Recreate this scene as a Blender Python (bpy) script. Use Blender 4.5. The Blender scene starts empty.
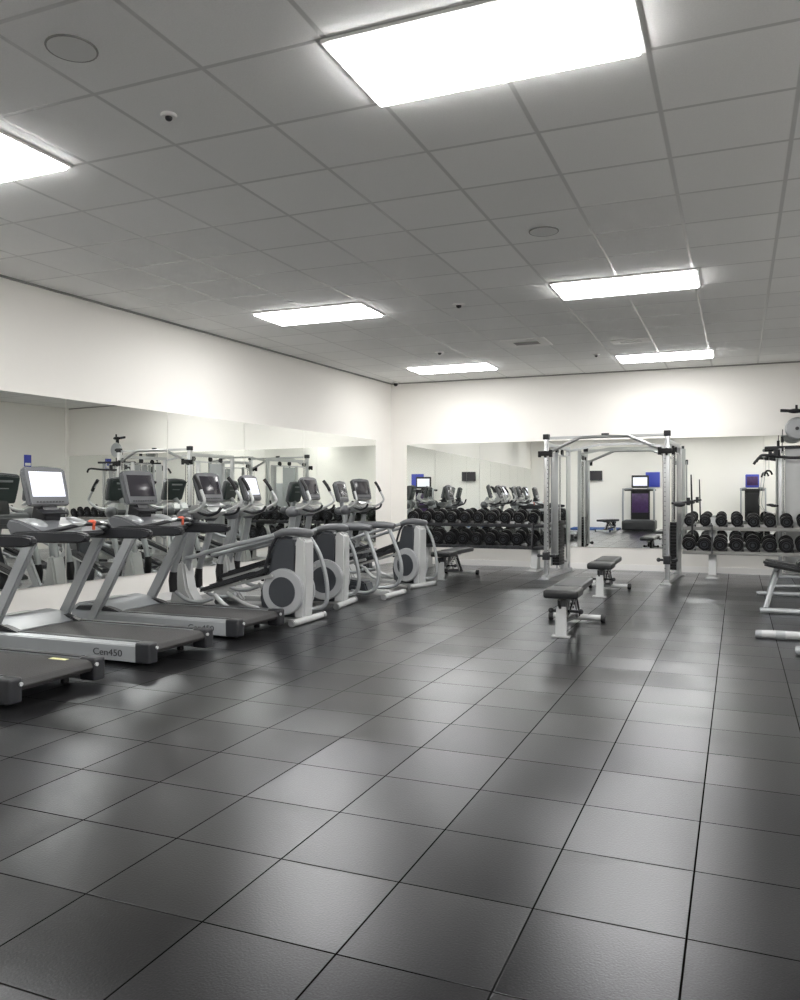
import bpy, bmesh, math, random
from mathutils import Vector, Matrix, Euler
random.seed(7)
SC = bpy.context.scene
COL = SC.collection
PI = math.pi
HC = 3.71

# ------------------------------------------------------------------ materials
def mat(name, col, rough=.5, metal=0., bump=0., bscale=200., emit=None, estr=0., spec=.5, mottle=0., mscale=6.):
    m = bpy.data.materials.new(name); m.use_nodes = True
    nt = m.node_tree; b = nt.nodes['Principled BSDF']
    b.inputs['Base Color'].default_value = (*col, 1)
    b.inputs['Roughness'].default_value = rough
    b.inputs['Metallic'].default_value = metal
    b.inputs['Specular IOR Level'].default_value = spec
    tc = nt.nodes.new('ShaderNodeTexCoord')
    if mottle:
        n = nt.nodes.new('ShaderNodeTexNoise'); n.inputs['Scale'].default_value = mscale; n.inputs['Detail'].default_value = 4
        nt.links.new(tc.outputs['Object'], n.inputs['Vector'])
        r = nt.nodes.new('ShaderNodeMapRange')
        r.inputs['To Min'].default_value = 1 - mottle; r.inputs['To Max'].default_value = 1 + mottle
        nt.links.new(n.outputs['Fac'], r.inputs['Value'])
        v = nt.nodes.new('ShaderNodeVectorMath'); v.operation = 'SCALE'
        v.inputs[0].default_value = col
        nt.links.new(r.outputs['Result'], v.inputs['Scale'])
        nt.links.new(v.outputs['Vector'], b.inputs['Base Color'])
    if bump:
        n = nt.nodes.new('ShaderNodeTexNoise'); n.inputs['Scale'].default_value = bscale
        nt.links.new(tc.outputs['Object'], n.inputs['Vector'])
        bp = nt.nodes.new('ShaderNodeBump'); bp.inputs['Strength'].default_value = bump; bp.inputs['Distance'].default_value = .002
        nt.links.new(n.outputs['Fac'], bp.inputs['Height']); nt.links.new(bp.outputs['Normal'], b.inputs['Normal'])
    if emit:
        b.inputs['Emission Color'].default_value = (*emit, 1); b.inputs['Emission Strength'].default_value = estr
    return m

M = dict(
    wall=mat('wall_paint', (.87, .85, .81), .7, bump=.05, bscale=300),
    white=mat('white_trim_paint', (.88, .87, .85), .45),
    silver=mat('silver_powder_coat', (.32, .335, .345), .34, .35, mottle=.06, mscale=9),
    light=mat('light_grey_coat', (.47, .48, .48), .36, .15, mottle=.05),
    chrome=mat('chrome', (.72, .72, .72), .16, 1.),
    steel=mat('brushed_steel', (.5, .51, .515), .28, .8, mottle=.05),
    grey=mat('mid_grey_plastic', (.1, .104, .112), .38),
    hood=mat('hood_plastic', (.3, .315, .335), .3, .1),
    dark=mat('dark_grey_plastic', (.018, .019, .022), .42, spec=.4),
    grille=mat('pale_grille', (.68, .68, .67), .6),
    shell=mat('charcoal_shell', (.038, .042, .049), .38),
    back=mat('console_back_shell', (.03, .042, .042), .38),
    black=mat('black_rubber', (.007, .007, .008), .5, bump=.15, bscale=150, spec=.35),
    belt=mat('running_belt', (.026, .025, .025), .6, bump=.3, bscale=400),
    vinyl=mat('black_vinyl_pad', (.012, .013, .014), .36, bump=.1, bscale=250),
    gvinyl=mat('grey_vinyl_pad', (.034, .036, .039), .38, bump=.1, bscale=250),
    screen=mat('dark_screen', (.028, .026, .032), .16),
    lit=mat('lit_screen', (.6, .6, .65), .3, emit=(.86, .88, 1.), estr=.62),
    red=mat('red_plastic', (.55, .09, .04), .4),
    purple=mat('purple_panel', (.05, .02, .09), .3, mottle=.8, mscale=8),
    blue=mat('blue_plastic', (.05, .07, .42), .4),
    sblue=mat('blue_mat_foam', (.05, .11, .3), .7),
    green=mat('olive_board', (.2, .24, .03), .7),
    sticker=mat('yellow_sticker', (.62, .6, .32), .5),
    ink=mat('dark_lettering', (.03, .03, .035), .5),
    ring=mat('light_grey_ring', (.33, .34, .35), .4),
    speaker=mat('grey_speaker_grille', (.23, .23, .22), .6),
    cable=mat('black_cable', (.01, .01, .01), .4),
)
# light diffuser
M['diffuser'] = mat('light_diffuser', (.9, .9, .9), .5, emit=(1., .99, .975), estr=27.)
M['diffuser_far'] = mat('light_diffuser_far', (.9, .9, .9), .5, emit=(1., .99, .975), estr=21.)
M['diffuser_near'] = mat('light_diffuser_near', (.9, .9, .9), .5, emit=(1., .99, .975), estr=34.)
# mirror
M['mirror'] = mat('mirror_glass', (.9, .92, .895), .0, 1.)

def grid_lines(nt, vec, ox, oy, sx, sy, w):
    """returns (mask of seams, cell vector)"""
    sep = nt.nodes.new('ShaderNodeSeparateXYZ'); nt.links.new(vec, sep.inputs[0])
    outs = []; cells = []
    for ax, o, s in ((0, ox, sx), (1, oy, sy)):
        a = nt.nodes.new('ShaderNodeMath'); a.operation = 'SUBTRACT'; a.inputs[1].default_value = o
        nt.links.new(sep.outputs[ax], a.inputs[0])
        d = nt.nodes.new('ShaderNodeMath'); d.operation = 'DIVIDE'; d.inputs[1].default_value = s
        nt.links.new(a.outputs[0], d.inputs[0])
        fl = nt.nodes.new('ShaderNodeMath'); fl.operation = 'FLOOR'; nt.links.new(d.outputs[0], fl.inputs[0])
        cells.append(fl.outputs[0])
        fr = nt.nodes.new('ShaderNodeMath'); fr.operation = 'FRACT'; nt.links.new(d.outputs[0], fr.inputs[0])
        c = nt.nodes.new('ShaderNodeMath'); c.operation = 'SUBTRACT'; c.inputs[1].default_value = .5
        nt.links.new(fr.outputs[0], c.inputs[0])
        ab = nt.nodes.new('ShaderNodeMath'); ab.operation = 'ABSOLUTE'; nt.links.new(c.outputs[0], ab.inputs[0])
        mr = nt.nodes.new('ShaderNodeMapRange')
        mr.inputs['From Min'].default_value = .5 - w * 1.25 / s / 2; mr.inputs['From Max'].default_value = .5 - w * .75 / s / 2
        nt.links.new(ab.outputs[0], mr.inputs['Value']); outs.append(mr.outputs[0])
    mx = nt.nodes.new('ShaderNodeMath'); mx.operation = 'MAXIMUM'
    nt.links.new(outs[0], mx.inputs[0]); nt.links.new(outs[1], mx.inputs[1])
    cb = nt.nodes.new('ShaderNodeCombineXYZ')
    nt.links.new(cells[0], cb.inputs[0]); nt.links.new(cells[1], cb.inputs[1])
    return mx.outputs[0], cb.outputs[0]

def floor_material():
    m = bpy.data.materials.new('black_rubber_tiles'); m.use_nodes = True; nt = m.node_tree
    b = nt.nodes['Principled BSDF']; L = nt.links.new
    geo = nt.nodes.new('ShaderNodeNewGeometry')
    mask, cell = grid_lines(nt, geo.outputs['Position'], -.15, 2.72, .491, .5, .007)
    wn = nt.nodes.new('ShaderNodeTexWhiteNoise'); L(cell, wn.inputs['Vector'])
    # speckle
    n1 = nt.nodes.new('ShaderNodeTexNoise'); n1.inputs['Scale'].default_value = 140; n1.inputs['Detail'].default_value = 2
    L(geo.outputs['Position'], n1.inputs['Vector'])
    cr = nt.nodes.new('ShaderNodeValToRGB')
    cr.color_ramp.elements[0].position = .42; cr.color_ramp.elements[0].color = (.007, .007, .0074, 1)
    cr.color_ramp.elements[1].position = .72; cr.color_ramp.elements[1].color = (.017, .017, .018, 1)
    L(n1.outputs['Fac'], cr.inputs['Fac'])
    mv = nt.nodes.new('ShaderNodeMapRange'); mv.inputs['To Min'].default_value = .85; mv.inputs['To Max'].default_value = 1.2
    L(wn.outputs['Value'], mv.inputs['Value'])
    sc = nt.nodes.new('ShaderNodeVectorMath'); sc.operation = 'SCALE'; L(cr.outputs['Color'], sc.inputs[0]); L(mv.outputs[0], sc.inputs['Scale'])
    mix = nt.nodes.new('ShaderNodeMix'); mix.data_type = 'RGBA'
    L(mask, mix.inputs['Factor']); L(sc.outputs['Vector'], mix.inputs[6]); mix.inputs[7].default_value = (.004, .004, .004, 1)
    # roughness
    n2 = nt.nodes.new('ShaderNodeTexNoise'); n2.inputs['Scale'].default_value = 40; n2.inputs['Detail'].default_value = 2
    L(geo.outputs['Position'], n2.inputs['Vector'])
    r1 = nt.nodes.new('ShaderNodeMapRange'); r1.inputs['To Min'].default_value = .276; r1.inputs['To Max'].default_value = .286
    L(n2.outputs['Fac'], r1.inputs['Value'])
    r2 = nt.nodes.new('ShaderNodeMapRange'); r2.inputs['To Min'].default_value = .0; r2.inputs['To Max'].default_value = .04
    L(wn.outputs['Value'], r2.inputs['Value'])
    ad = nt.nodes.new('ShaderNodeMath'); ad.operation = 'ADD'; L(r1.outputs[0], ad.inputs[0]); L(r2.outputs[0], ad.inputs[1])
    # normal: grain + tile tilt
    n3 = nt.nodes.new('ShaderNodeTexNoise'); n3.inputs['Scale'].default_value = 120; n3.inputs['Detail'].default_value = 1
    L(geo.outputs['Position'], n3.inputs['Vector'])
    hs = nt.nodes.new('ShaderNodeMath'); hs.operation = 'SUBTRACT'; L(n3.outputs['Fac'], hs.inputs[0]); L(mask, hs.inputs[1])
    bp = nt.nodes.new('ShaderNodeBump'); bp.inputs['Strength'].default_value = .4; bp.inputs['Distance'].default_value = .0012
    L(hs.outputs[0], bp.inputs['Height'])
    tl = nt.nodes.new('ShaderNodeVectorMath'); tl.operation = 'SUBTRACT'; L(wn.outputs['Color'], tl.inputs[0]); tl.inputs[1].default_value = (.5, .5, .5)
    ts = nt.nodes.new('ShaderNodeVectorMath'); ts.operation = 'MULTIPLY'; L(tl.outputs[0], ts.inputs[0]); ts.inputs[1].default_value = (.03, .042, 0)
    ta = nt.nodes.new('ShaderNodeVectorMath'); ta.operation = 'ADD'; L(bp.outputs['Normal'], ta.inputs[0]); L(ts.outputs[0], ta.inputs[1])
    tn = nt.nodes.new('ShaderNodeVectorMath'); tn.operation = 'NORMALIZE'; L(ta.outputs[0], tn.inputs[0])
    df = nt.nodes.new('ShaderNodeBsdfDiffuse'); gl = nt.nodes.new('ShaderNodeBsdfAnisotropic'); gl.distribution = 'BECKMANN'
    fr = nt.nodes.new('ShaderNodeFresnel'); fr.inputs['IOR'].default_value = 1.385
    im = nt.nodes.new('ShaderNodeMath'); im.operation = 'SUBTRACT'; im.inputs[0].default_value = 1.; L(mask, im.inputs[1])
    fm = nt.nodes.new('ShaderNodeMath'); fm.operation = 'MULTIPLY'; L(fr.outputs[0], fm.inputs[0]); L(im.outputs[0], fm.inputs[1])
    L(mix.outputs[2], df.inputs['Color']); gl.inputs['Color'].default_value = (.96, .97, 1, 1)
    L(ad.outputs[0], gl.inputs['Roughness'])
    for q in (df, gl, fr): L(tn.outputs[0], q.inputs['Normal'])
    ms = nt.nodes.new('ShaderNodeMixShader'); L(fm.outputs[0], ms.inputs[0]); L(df.outputs[0], ms.inputs[1]); L(gl.outputs[0], ms.inputs[2])
    out = [n for n in nt.nodes if n.type == 'OUTPUT_MATERIAL'][0]; L(ms.outputs[0], out.inputs['Surface']); nt.nodes.remove(b)
    return m

def ceiling_material():
    m = bpy.data.materials.new('ceiling_panels'); m.use_nodes = True; nt = m.node_tree
    b = nt.nodes['Principled BSDF']; L = nt.links.new
    geo = nt.nodes.new('ShaderNodeNewGeometry')
    mask, cell = grid_lines(nt, geo.outputs['Position'], -.43, 4.4, .75, .735, .028)
    wn = nt.nodes.new('ShaderNodeTexWhiteNoise'); L(cell, wn.inputs['Vector'])
    n1 = nt.nodes.new('ShaderNodeTexNoise'); n1.inputs['Scale'].default_value = 120; n1.inputs['Detail'].default_value = 3
    L(geo.outputs['Position'], n1.inputs['Vector'])
    a = nt.nodes.new('ShaderNodeMapRange'); a.inputs['To Min'].default_value = .92; a.inputs['To Max'].default_value = 1.06; L(n1.outputs['Fac'], a.inputs['Value'])
    c = nt.nodes.new('ShaderNodeMapRange'); c.inputs['To Min'].default_value = .96; c.inputs['To Max'].default_value = 1.03; L(wn.outputs['Value'], c.inputs['Value'])
    mm = nt.nodes.new('ShaderNodeMath'); mm.operation = 'MULTIPLY'; L(a.outputs[0], mm.inputs[0]); L(c.outputs[0], mm.inputs[1])
    sc = nt.nodes.new('ShaderNodeVectorMath'); sc.operation = 'SCALE'; sc.inputs[0].default_value = (.88, .88, .868); L(mm.outputs[0], sc.inputs['Scale'])
    mix = nt.nodes.new('ShaderNodeMix'); mix.data_type = 'RGBA'
    L(mask, mix.inputs['Factor']); L(sc.outputs['Vector'], mix.inputs[6]); mix.inputs[7].default_value = (.58, .58, .57, 1)
    L(mix.outputs[2], b.inputs['Base Color'])
    rg = nt.nodes.new('ShaderNodeMix'); L(mask, rg.inputs['Factor']); rg.inputs[2].default_value = .9; rg.inputs[3].default_value = .3
    L(rg.outputs[0], b.inputs['Roughness'])
    inv = nt.nodes.new('ShaderNodeMath'); inv.operation = 'MULTIPLY_ADD'; L(mask, inv.inputs[0]); inv.inputs[1].default_value = -1.; L(n1.outputs['Fac'], inv.inputs[2])
    bp = nt.nodes.new('ShaderNodeBump'); bp.inputs['Strength'].default_value = .3; bp.inputs['Distance'].default_value = .003
    L(inv.outputs[0], bp.inputs['Height']); L(bp.outputs['Normal'], b.inputs['Normal'])
    return m
M['floor'] = floor_material(); M['ceiling'] = ceiling_material()

# ------------------------------------------------------------------ mesh builder
class MB:
    def __init__(s): s.bm = bmesh.new()
    def merge(s, t, mx=None):
        if mx is not None: bmesh.ops.transform(t, matrix=mx, verts=t.verts)
        me = bpy.data.meshes.new('tmp'); t.to_mesh(me); t.free(); s.bm.from_mesh(me); bpy.data.meshes.remove(me)
    def box(s, c, size, rot=(0, 0, 0), bev=0., seg=2, taper=None):
        t = bmesh.new(); bmesh.ops.create_cube(t, size=1)
        for v in t.verts:
            k = 1.
            if taper and v.co.z > 0: v.co.x *= taper[0]; v.co.y *= taper[1]
            v.co.x *= size[0]; v.co.y *= size[1]; v.co.z *= size[2]
        if bev: bmesh.ops.bevel(t, geom=t.edges[:], offset=min(bev, min(size) * .45), segments=seg, affect='EDGES', profile=.6)
        s.merge(t, Matrix.Translation(c) @ Euler(rot).to_matrix().to_4x4()); return s
    def cyl(s, a, b, r, r2=None, seg=16, bev=0.):
        a = Vector(a); b = Vector(b); d = b - a
        t = bmesh.new(); bmesh.ops.create_cone(t, cap_ends=True, segments=seg, radius1=r, radius2=r if r2 is None else r2, depth=d.length)
        if bev:
            es = [e for e in t.edges if len(e.link_faces) == 2 and any(len(f.verts) > 4 for f in e.link_faces)]
            bmesh.ops.bevel(t, geom=es, offset=bev, segments=2, affect='EDGES')
        s.merge(t, Matrix.Translation((a + b) / 2) @ d.to_track_quat('Z', 'Y').to_matrix().to_4x4()); return s
    def bar(s, a, b, w, h, bev=.004, up=(0, 0, 1)):
        """rectangular bar a->b, w across, h along 'up'"""
        a = Vector(a); b = Vector(b); d = b - a; z = d.normalized(); u = Vector(up)
        if abs(z.dot(u)) > .98: u = Vector((1, 0, 0))
        x = u.cross(z).normalized(); y = z.cross(x)
        t = bmesh.new(); bmesh.ops.create_cube(t, size=1)
        for v in t.verts: v.co = Vector((v.co.x * w, v.co.y * h, v.co.z * d.length))
        if bev: bmesh.ops.bevel(t, geom=t.edges[:], offset=bev, segments=2, affect='EDGES')
        mx = Matrix((x, y, z)).transposed().to_4x4(); mx.translation = (a + b) / 2
        s.merge(t, mx); return s
    def tube(s, pts, r, seg=10, sub=5, rs=None):
        P = [Vector(p) for p in pts]; n = len(P); path = []; rad = []
        for i in range(n - 1):
            p0 = P[max(i - 1, 0)]; p1 = P[i]; p2 = P[i + 1]; p3 = P[min(i + 2, n - 1)]
            for k in range(sub):
                t = k / sub
                path.append(.5 * ((2 * p1) + (p2 - p0) * t + (2 * p0 - 5 * p1 + 4 * p2 - p3) * t * t + (3 * p1 - p0 - 3 * p2 + p3) * t ** 3))
                rad.append(r if rs is None else rs[i] * (1 - t) + rs[i + 1] * t)
        path.append(P[-1]); rad.append(r if rs is None else rs[-1])
        bm = s.bm; rings = []; u = None
        for i, p in enumerate(path):
            d = (path[min(i + 1, len(path) - 1)] - path[max(i - 1, 0)]).normalized()
            if u is None:
                u = Vector((0, 0, 1)) if abs(d.z) < .9 else Vector((0, 1, 0))
            u = (u - d * u.dot(d)).normalized(); w = d.cross(u)
            rings.append([bm.verts.new(p + (u * math.cos(a) + w * math.sin(a)) * rad[i]) for a in (2 * PI * k / seg for k in range(seg))])
        for A, B in zip(rings, rings[1:]):
            for k in range(seg): bm.faces.new((A[k], A[(k + 1) % seg], B[(k + 1) % seg], B[k]))
        bm.faces.new(rings[0][::-1]); bm.faces.new(rings[-1]); return s
    def prism(s, prof, y0, y1, bev=0., seg=2, axis='y'):
        t = bmesh.new()
        f = {'y': lambda p, y: (p[0], y, p[1]), 'x': lambda p, y: (y, p[0], p[1]), 'z': lambda p, y: (p[0], p[1], y)}[axis]
        a = [t.verts.new(f(p, y0)) for p in prof]; b = [t.verts.new(f(p, y1)) for p in prof]
        n = len(prof); t.faces.new(a); t.faces.new(b[::-1])
        for i in range(n): t.faces.new((a[(i + 1) % n], a[i], b[i], b[(i + 1) % n]))
        bmesh.ops.recalc_face_normals(t, faces=t.faces)
        if bev: bmesh.ops.bevel(t, geom=[e for e in t.edges if e.is_convex or True], offset=bev, segments=seg, affect='EDGES')
        s.merge(t); return s
    def ball(s, c, r, seg=16, rot=(0, 0, 0)):
        t = bmesh.new(); bmesh.ops.create_uvsphere(t, u_segments=seg, v_segments=seg // 2 + 2, radius=1)
        if not hasattr(r, '__len__'): r = (r, r, r)
        s.merge(t, Matrix.Translation(c) @ Euler(rot).to_matrix().to_4x4() @ Matrix.Diagonal((*r, 1))); return s
    def torus(s, c, axis, R, r, seg=28, rs=8):
        ax = Vector(axis).normalized(); q = ax.to_track_quat('Z', 'Y').to_matrix()
        bm = s.bm; rings = []
        for i in range(seg):
            a = 2 * PI * i / seg; d = q @ Vector((math.cos(a), math.sin(a), 0))
            rings.append([bm.verts.new(Vector(c) + d * (R + r * math.cos(t)) + ax * r * math.sin(t)) for t in (2 * PI * k / rs for k in range(rs))])
        for i in range(seg):
            A = rings[i]; B = rings[(i + 1) % seg]
            for k in range(rs): bm.faces.new((A[k], B[k], B[(k + 1) % rs], A[(k + 1) % rs]))
        return s
    def build(s, name, m, parent=None, ang=38, **kw):
        bmesh.ops.recalc_face_normals(s.bm, faces=s.bm.faces)
        me = bpy.data.meshes.new(name); s.bm.to_mesh(me); s.bm.free()
        me.shade_smooth(); me.set_sharp_from_angle(angle=math.radians(ang))
        me.materials.append(M[m] if isinstance(m, str) else m)
        o = bpy.data.objects.new(name, me); COL.objects.link(o); o.parent = parent
        for k, v in kw.items(): o[k] = v
        return o

def thing(name, label, cat, loc=(0, 0, 0), rz=0, group=None):
    o = bpy.data.objects.new(name, None); COL.objects.link(o); o.empty_display_size = .1
    o.location = loc; o.rotation_euler = (0, 0, rz); tag(o, label, cat, group); return o
def tag(o, label=None, cat=None, group=None, kind=None):
    if label: o['label'] = label
    if cat: o['category'] = cat
    if group: o['group'] = group
    if kind: o['kind'] = kind
    return o
def kids(o): return KID.get(o.name, [])
def copy_tree(o, loc, rz=None, label=None):
    def rec(src, par):
        c = src.copy(); COL.objects.link(c)
        c.parent = par
        for ch in [x for x in ALL if x.parent == src]: rec(ch, c)
        return c
    ALL = list(bpy.data.objects)
    r = rec(o, None); r.location = loc
    if rz is not None: r.rotation_euler = (0, 0, rz)
    if label: r['label'] = label
    return r
def descend(o, name):
    for x in bpy.data.objects:
        if x.name.split('.')[0] == name:
            p = x
            while p.parent: p = p.parent
            if p == o: yield x
def swap(o, name, m):
    for x in list(descend(o, name)):
        x.data = x.data.copy(); x.data.materials[0] = M[m]

# ------------------------------------------------------------------ room
LW = lambda Y: -7.16 + (Y - 6.3) * .055      # left wall line
BW = lambda X: 15.62 + (X + 2.) * .012             # front (far) wall line
XR, YR = 3.35, -3.
corner = Vector((LW(15.56), BW(-6.6), 0))
def wall_box(p, q, z0, z1, th, side):
    """vertical slab from p to q (xy), thickness th on 'side' normal"""
    d = (Vector(q) - Vector(p)); d.normalize(); n = Vector((-d.y, d.x)) * side * th
    pr = [(p[0], p[1]), (q[0], q[1]), (q[0] + n.x, q[1] + n.y), (p[0] + n.x, p[1] + n.y)]
    return MB().prism(pr, z0, z1, axis='z')
def struct(o): o['kind'] = 'structure'; return o
lw0 = (LW(YR), YR); lw1 = (corner.x, corner.y); bw1 = (XR, BW(XR))
struct(wall_box(lw0, lw1, 0, HC, .15, 1).build('wall_left', 'wall'))
struct(wall_box(lw1, bw1, 0, HC, .15, 1).build('wall_front', 'wall'))
struct(wall_box(bw1, (XR, YR), 0, HC, .15, 1).build('wall_right', 'wall'))
struct(wall_box((XR, YR), lw0, 0, HC, .15, 1).build('wall_back', 'wall'))
struct(MB().box((-2.2, 6.35, -.05), (12.2, 19.8, .1)).build('floor', 'floor'))
struct(MB().box((-2.2, 6.35, HC + .05), (12.2, 19.8, .1)).build('ceiling', 'ceiling'))
# baseboards
struct(wall_box(lw0, lw1, 0, .11, .014, -1).build('baseboard_left', 'white'))
struct(wall_box((lw1[0] + .015, lw1[1]), bw1, 0, .11, .014, -1).build('baseboard_front', 'white'))
# perimeter ceiling trim
for nm, a, b in (('trim_1', lw0, lw1), ('trim_2', lw1, bw1)):
    struct(wall_box(a, b, HC - .02, HC, .03, -1).build(nm, 'speaker'))

# mirrors
def mirror(a, b, z0, z1, label, group):
    o = wall_box(a, b, z0, z1, .006, -1).build('wall_mirror', 'mirror')
    return tag(o, label, 'mirror', group)
ys = [14.85]
y = 12.19
while y > -3: ys.append(y); y -= 1.68
ords = ['first', 'second', 'third', 'fourth', 'fifth', 'sixth', 'seventh', 'eighth', 'ninth', 'tenth', 'eleventh', 'twelfth', 'thirteenth']
for i in range(len(ys) - 1):
    y1, y0 = ys[i], ys[i + 1]
    off = .004
    mirror((LW(y0) + off, y0 + .006), (LW(y1) + off, y1 - .006), .39, 2.5,
           ords[i] + ' frameless mirror panel from the far corner on the left wall behind the cardio machines', 'mirror panels on the left wall')
xs = [-6.3, -4.75, -3.3, -1.2, .42, 1.9, 3.4]
for i in range(len(xs) - 1):
    x0, x1 = xs[i], xs[i + 1]
    mirror((x0 + .003, BW(x0) - .004), (x1 - .003, BW(x1) - .004), .42, 2.44,
           ords[i] + ' mirror panel from the left on the far wall behind the dumbbell racks', 'mirror panels on the far wall')

# ceiling lights
def ceiling_light():
    t = thing('ceiling_light', 'x', 'light')
    f = MB()
    w, d = 1.52, .735
    for (cx, cy, sx, sy) in ((0, d / 2 - .012, w, .024), (0, -d / 2 + .012, w, .024), (w / 2 - .012, 0, .024, d - .05), (-w / 2 + .012, 0, .024, d - .05)):
        f.box((cx, cy, -.009), (sx, sy, .018), bev=.003)
    f.build('frame', 'white', t)
    MB().box((0, 0, -.019), (w - .05, d - .05, .036), bev=.008).build('diffuser', 'diffuser', t)  # drop below the frame added so the glowing sides brighten the ceiling
    return t
lightspots = []
lab = {(-1.2, 4.03): 'largest bright flat light panel, overhead and nearest the camera',
       (-5.07, 4.03): 'bright ceiling light panel cut by the left edge of the picture',
       (-4.93, 9.18): 'bright ceiling light panel above the treadmills, middle of the left column',
       (-1.14, 9.18): 'bright ceiling light panel in the middle row, right of the round speaker',
       (-4.78, 14.0): 'small far ceiling light panel nearest the far left corner',
       (-1.12, 14.15): 'small far ceiling light panel above the cable crossover machine'}
L0 = ceiling_light()
lab[(-5.07, -1.1)] = 'bright ceiling light panel behind the camera on the side of the mirror wall'
lab[(2.1, -1.1)] = 'added unseen ceiling light panel behind the camera near the right wall'  # right column: unseen panels added to brighten the right wall in the mirror
lab[(2.1, 4.03)] = 'added unseen ceiling light panel near the right wall beside the camera'
lab[(2.1, 9.18)] = 'added unseen ceiling light panel near the right wall, halfway down the room'
lab[(-1.2, -1.1)] = 'bright ceiling light panel behind the camera, middle of the room'
for i, ((x, y), l) in enumerate(lab.items()):
    o = L0 if i == 0 else copy_tree(L0, (0, 0, 0))
    o.location = (x, y, HC); o['label'] = l
    lm = M['diffuser_far'] if y > 12 else M['diffuser_far'] if y < 0 else M['diffuser_near'] if y < 5 else M['diffuser']
    dd = [c for c in o.children if c.name.startswith('diffuser')][0]; dd.data = dd.data.copy(); dd.data.materials[0] = lm
    o['group'] = 'ceiling light panels'

# ceiling fittings
def speaker(x, y, label):
    t = thing('ceiling_speaker', label, 'speaker', (x, y, HC), 0, 'round ceiling speakers')
    MB().torus((0, 0, -.004), (0, 0, 1), .125, .006).build('rim', 'speaker', t)
    MB().cyl((0, 0, -.008), (0, 0, -.001), .124, seg=32).build('grille', 'grille', t)
speaker(-3.18, 3.24, 'round grey ceiling speaker near the upper left corner')
speaker(-1.57, 7.07, 'round grey ceiling speaker left of the middle right light panel')
def detector(x, y, r, label):
    t = thing('smoke_detector', label, 'detector', (x, y, HC), 0, 'small white ceiling detectors')
    MB().cyl((0, 0, -.018), (0, 0, -.001), r * .9, r, seg=24, bev=.003).build('base', 'white', t)
    MB().ball((0, 0, -.022), (r * .45, r * .45, r * .4)).build('sensor_lens', 'dark', t)
detector(-3.19, 4.03, .05, 'small white detector nearest the upper left ceiling speaker')
detector(-3.12, 9.38, .075, 'small white detector between the two middle light panels')
detector(-4.45, 12.4, .07, 'faint far detector above the small left far light panel')
detector(-2.15, 13.6, .06, 'faint tiny detector beside the far ceiling vent')
def vent(x, y, w, d, mslot, label, m='white'):
    t = thing('ceiling_vent', label, 'vent', (x, y, HC), 0, 'square ceiling vents')
    MB().box((0, 0, -.008), (w, d, .014), bev=.004).build('plate', m, t)
    b = MB()
    for k in range(5): b.box((0, -d * .16 + k * d * .08, -.017), (w * .56, d * .045, .004))
    b.build('slots', mslot, t)
vent(-2.95, 12.12, .66, .6, 'speaker', 'white square ceiling vent with a slotted centre left of the far light panel')
vent(-1.48, 12.6, .55, .3, 'grille', 'faint pale ceiling vent between the two right hand light panels')
cam_ = thing('dome_camera', 'tiny dark dome camera in the far left ceiling corner', 'camera', (-6.46, 15.35, HC))
MB().cyl((0, 0, -.03), (0, 0, 0), .055, seg=20, bev=.004).build('base', 'white', cam_)
MB().ball((0, 0, -.045), (.045, .045, .045)).build('dome', 'dark', cam_)
# wall socket on the left wall
so = thing('wall_socket', 'small white socket plate low on the left wall behind the treadmills', 'socket', (LW(6.35) + .002, 6.35, .24), -.055)
MB().box((.005, 0, 0), (.01, .09, .09), bev=.003).build('plate', 'white', so)
MB().box((.0115, 0, 0), (.004, .03, .02)).build('socket_hole', 'dark', so)

# ------------------------------------------------------------------ treadmill (front towards +x local)
def make_console_unit(root, x, z, w, h, tilt, cd='back'):
    """screen facing -x (the user), tilted back"""
    e = Euler((0, tilt, 0)).to_matrix()
    def T(p): v = e @ Vector(p); return (x + v.x, v.y, z + v.z)
    c = MB()
    prof = [(-w / 2 * .93, -h / 2), (w / 2 * .93, -h / 2), (w / 2 * .985, -h * .1), (w / 2, h * .42), (w / 2 * .9, h / 2), (0, h * .545), (-w / 2 * .9, h / 2), (-w / 2, h * .42), (-w / 2 * .985, -h * .1)]
    t = MB(); t.prism(prof, -.0275, .0275, bev=.012, axis='x'); 
    bmesh.ops.transform(t.bm, matrix=Matrix.Translation((x, 0, z)) @ e.to_4x4(), verts=t.bm.verts)
    disp = t.build('display', 'grey', root)
    t = MB(); t.prism([(p[0] * .9, p[1] * .93) for p in prof], .02, .062, bev=.014, axis='x')
    bmesh.ops.transform(t.bm, matrix=Matrix.Translation((x, 0, z)) @ e.to_4x4(), verts=t.bm.verts)
    t.build('display_back', cd, disp)
    t = MB(); t.box((-.0275, 0, .02), (.006, w * .78, h * .66), bev=.004)
    bmesh.ops.transform(t.bm, matrix=Matrix.Translation((x, 0, z)) @ e.to_4x4(), verts=t.bm.verts)
    t.build('screen', 'screen', disp)
    t = MB()
    for k in range(9): t.box((-.029, (k - 4) * w * .075, -h * .415), (.006, w * .05, h * .035), bev=.002)
    bmesh.ops.transform(t.bm, matrix=Matrix.Translation((x, 0, z)) @ e.to_4x4(), verts=t.bm.verts)
    t.build('buttons', 'dark', disp)
    t = MB(); t.box((.066, 0, h * .3), (.012, w * .5, h * .07), bev=.005); t.box((.064, 0, h * .05), (.006, w * .34, h * .03), bev=.002)
    bmesh.ops.transform(t.bm, matrix=Matrix.Translation((x, 0, z)) @ e.to_4x4(), verts=t.bm.verts)
    t.build('vent_slot', 'silver', disp)
    return disp

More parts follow.
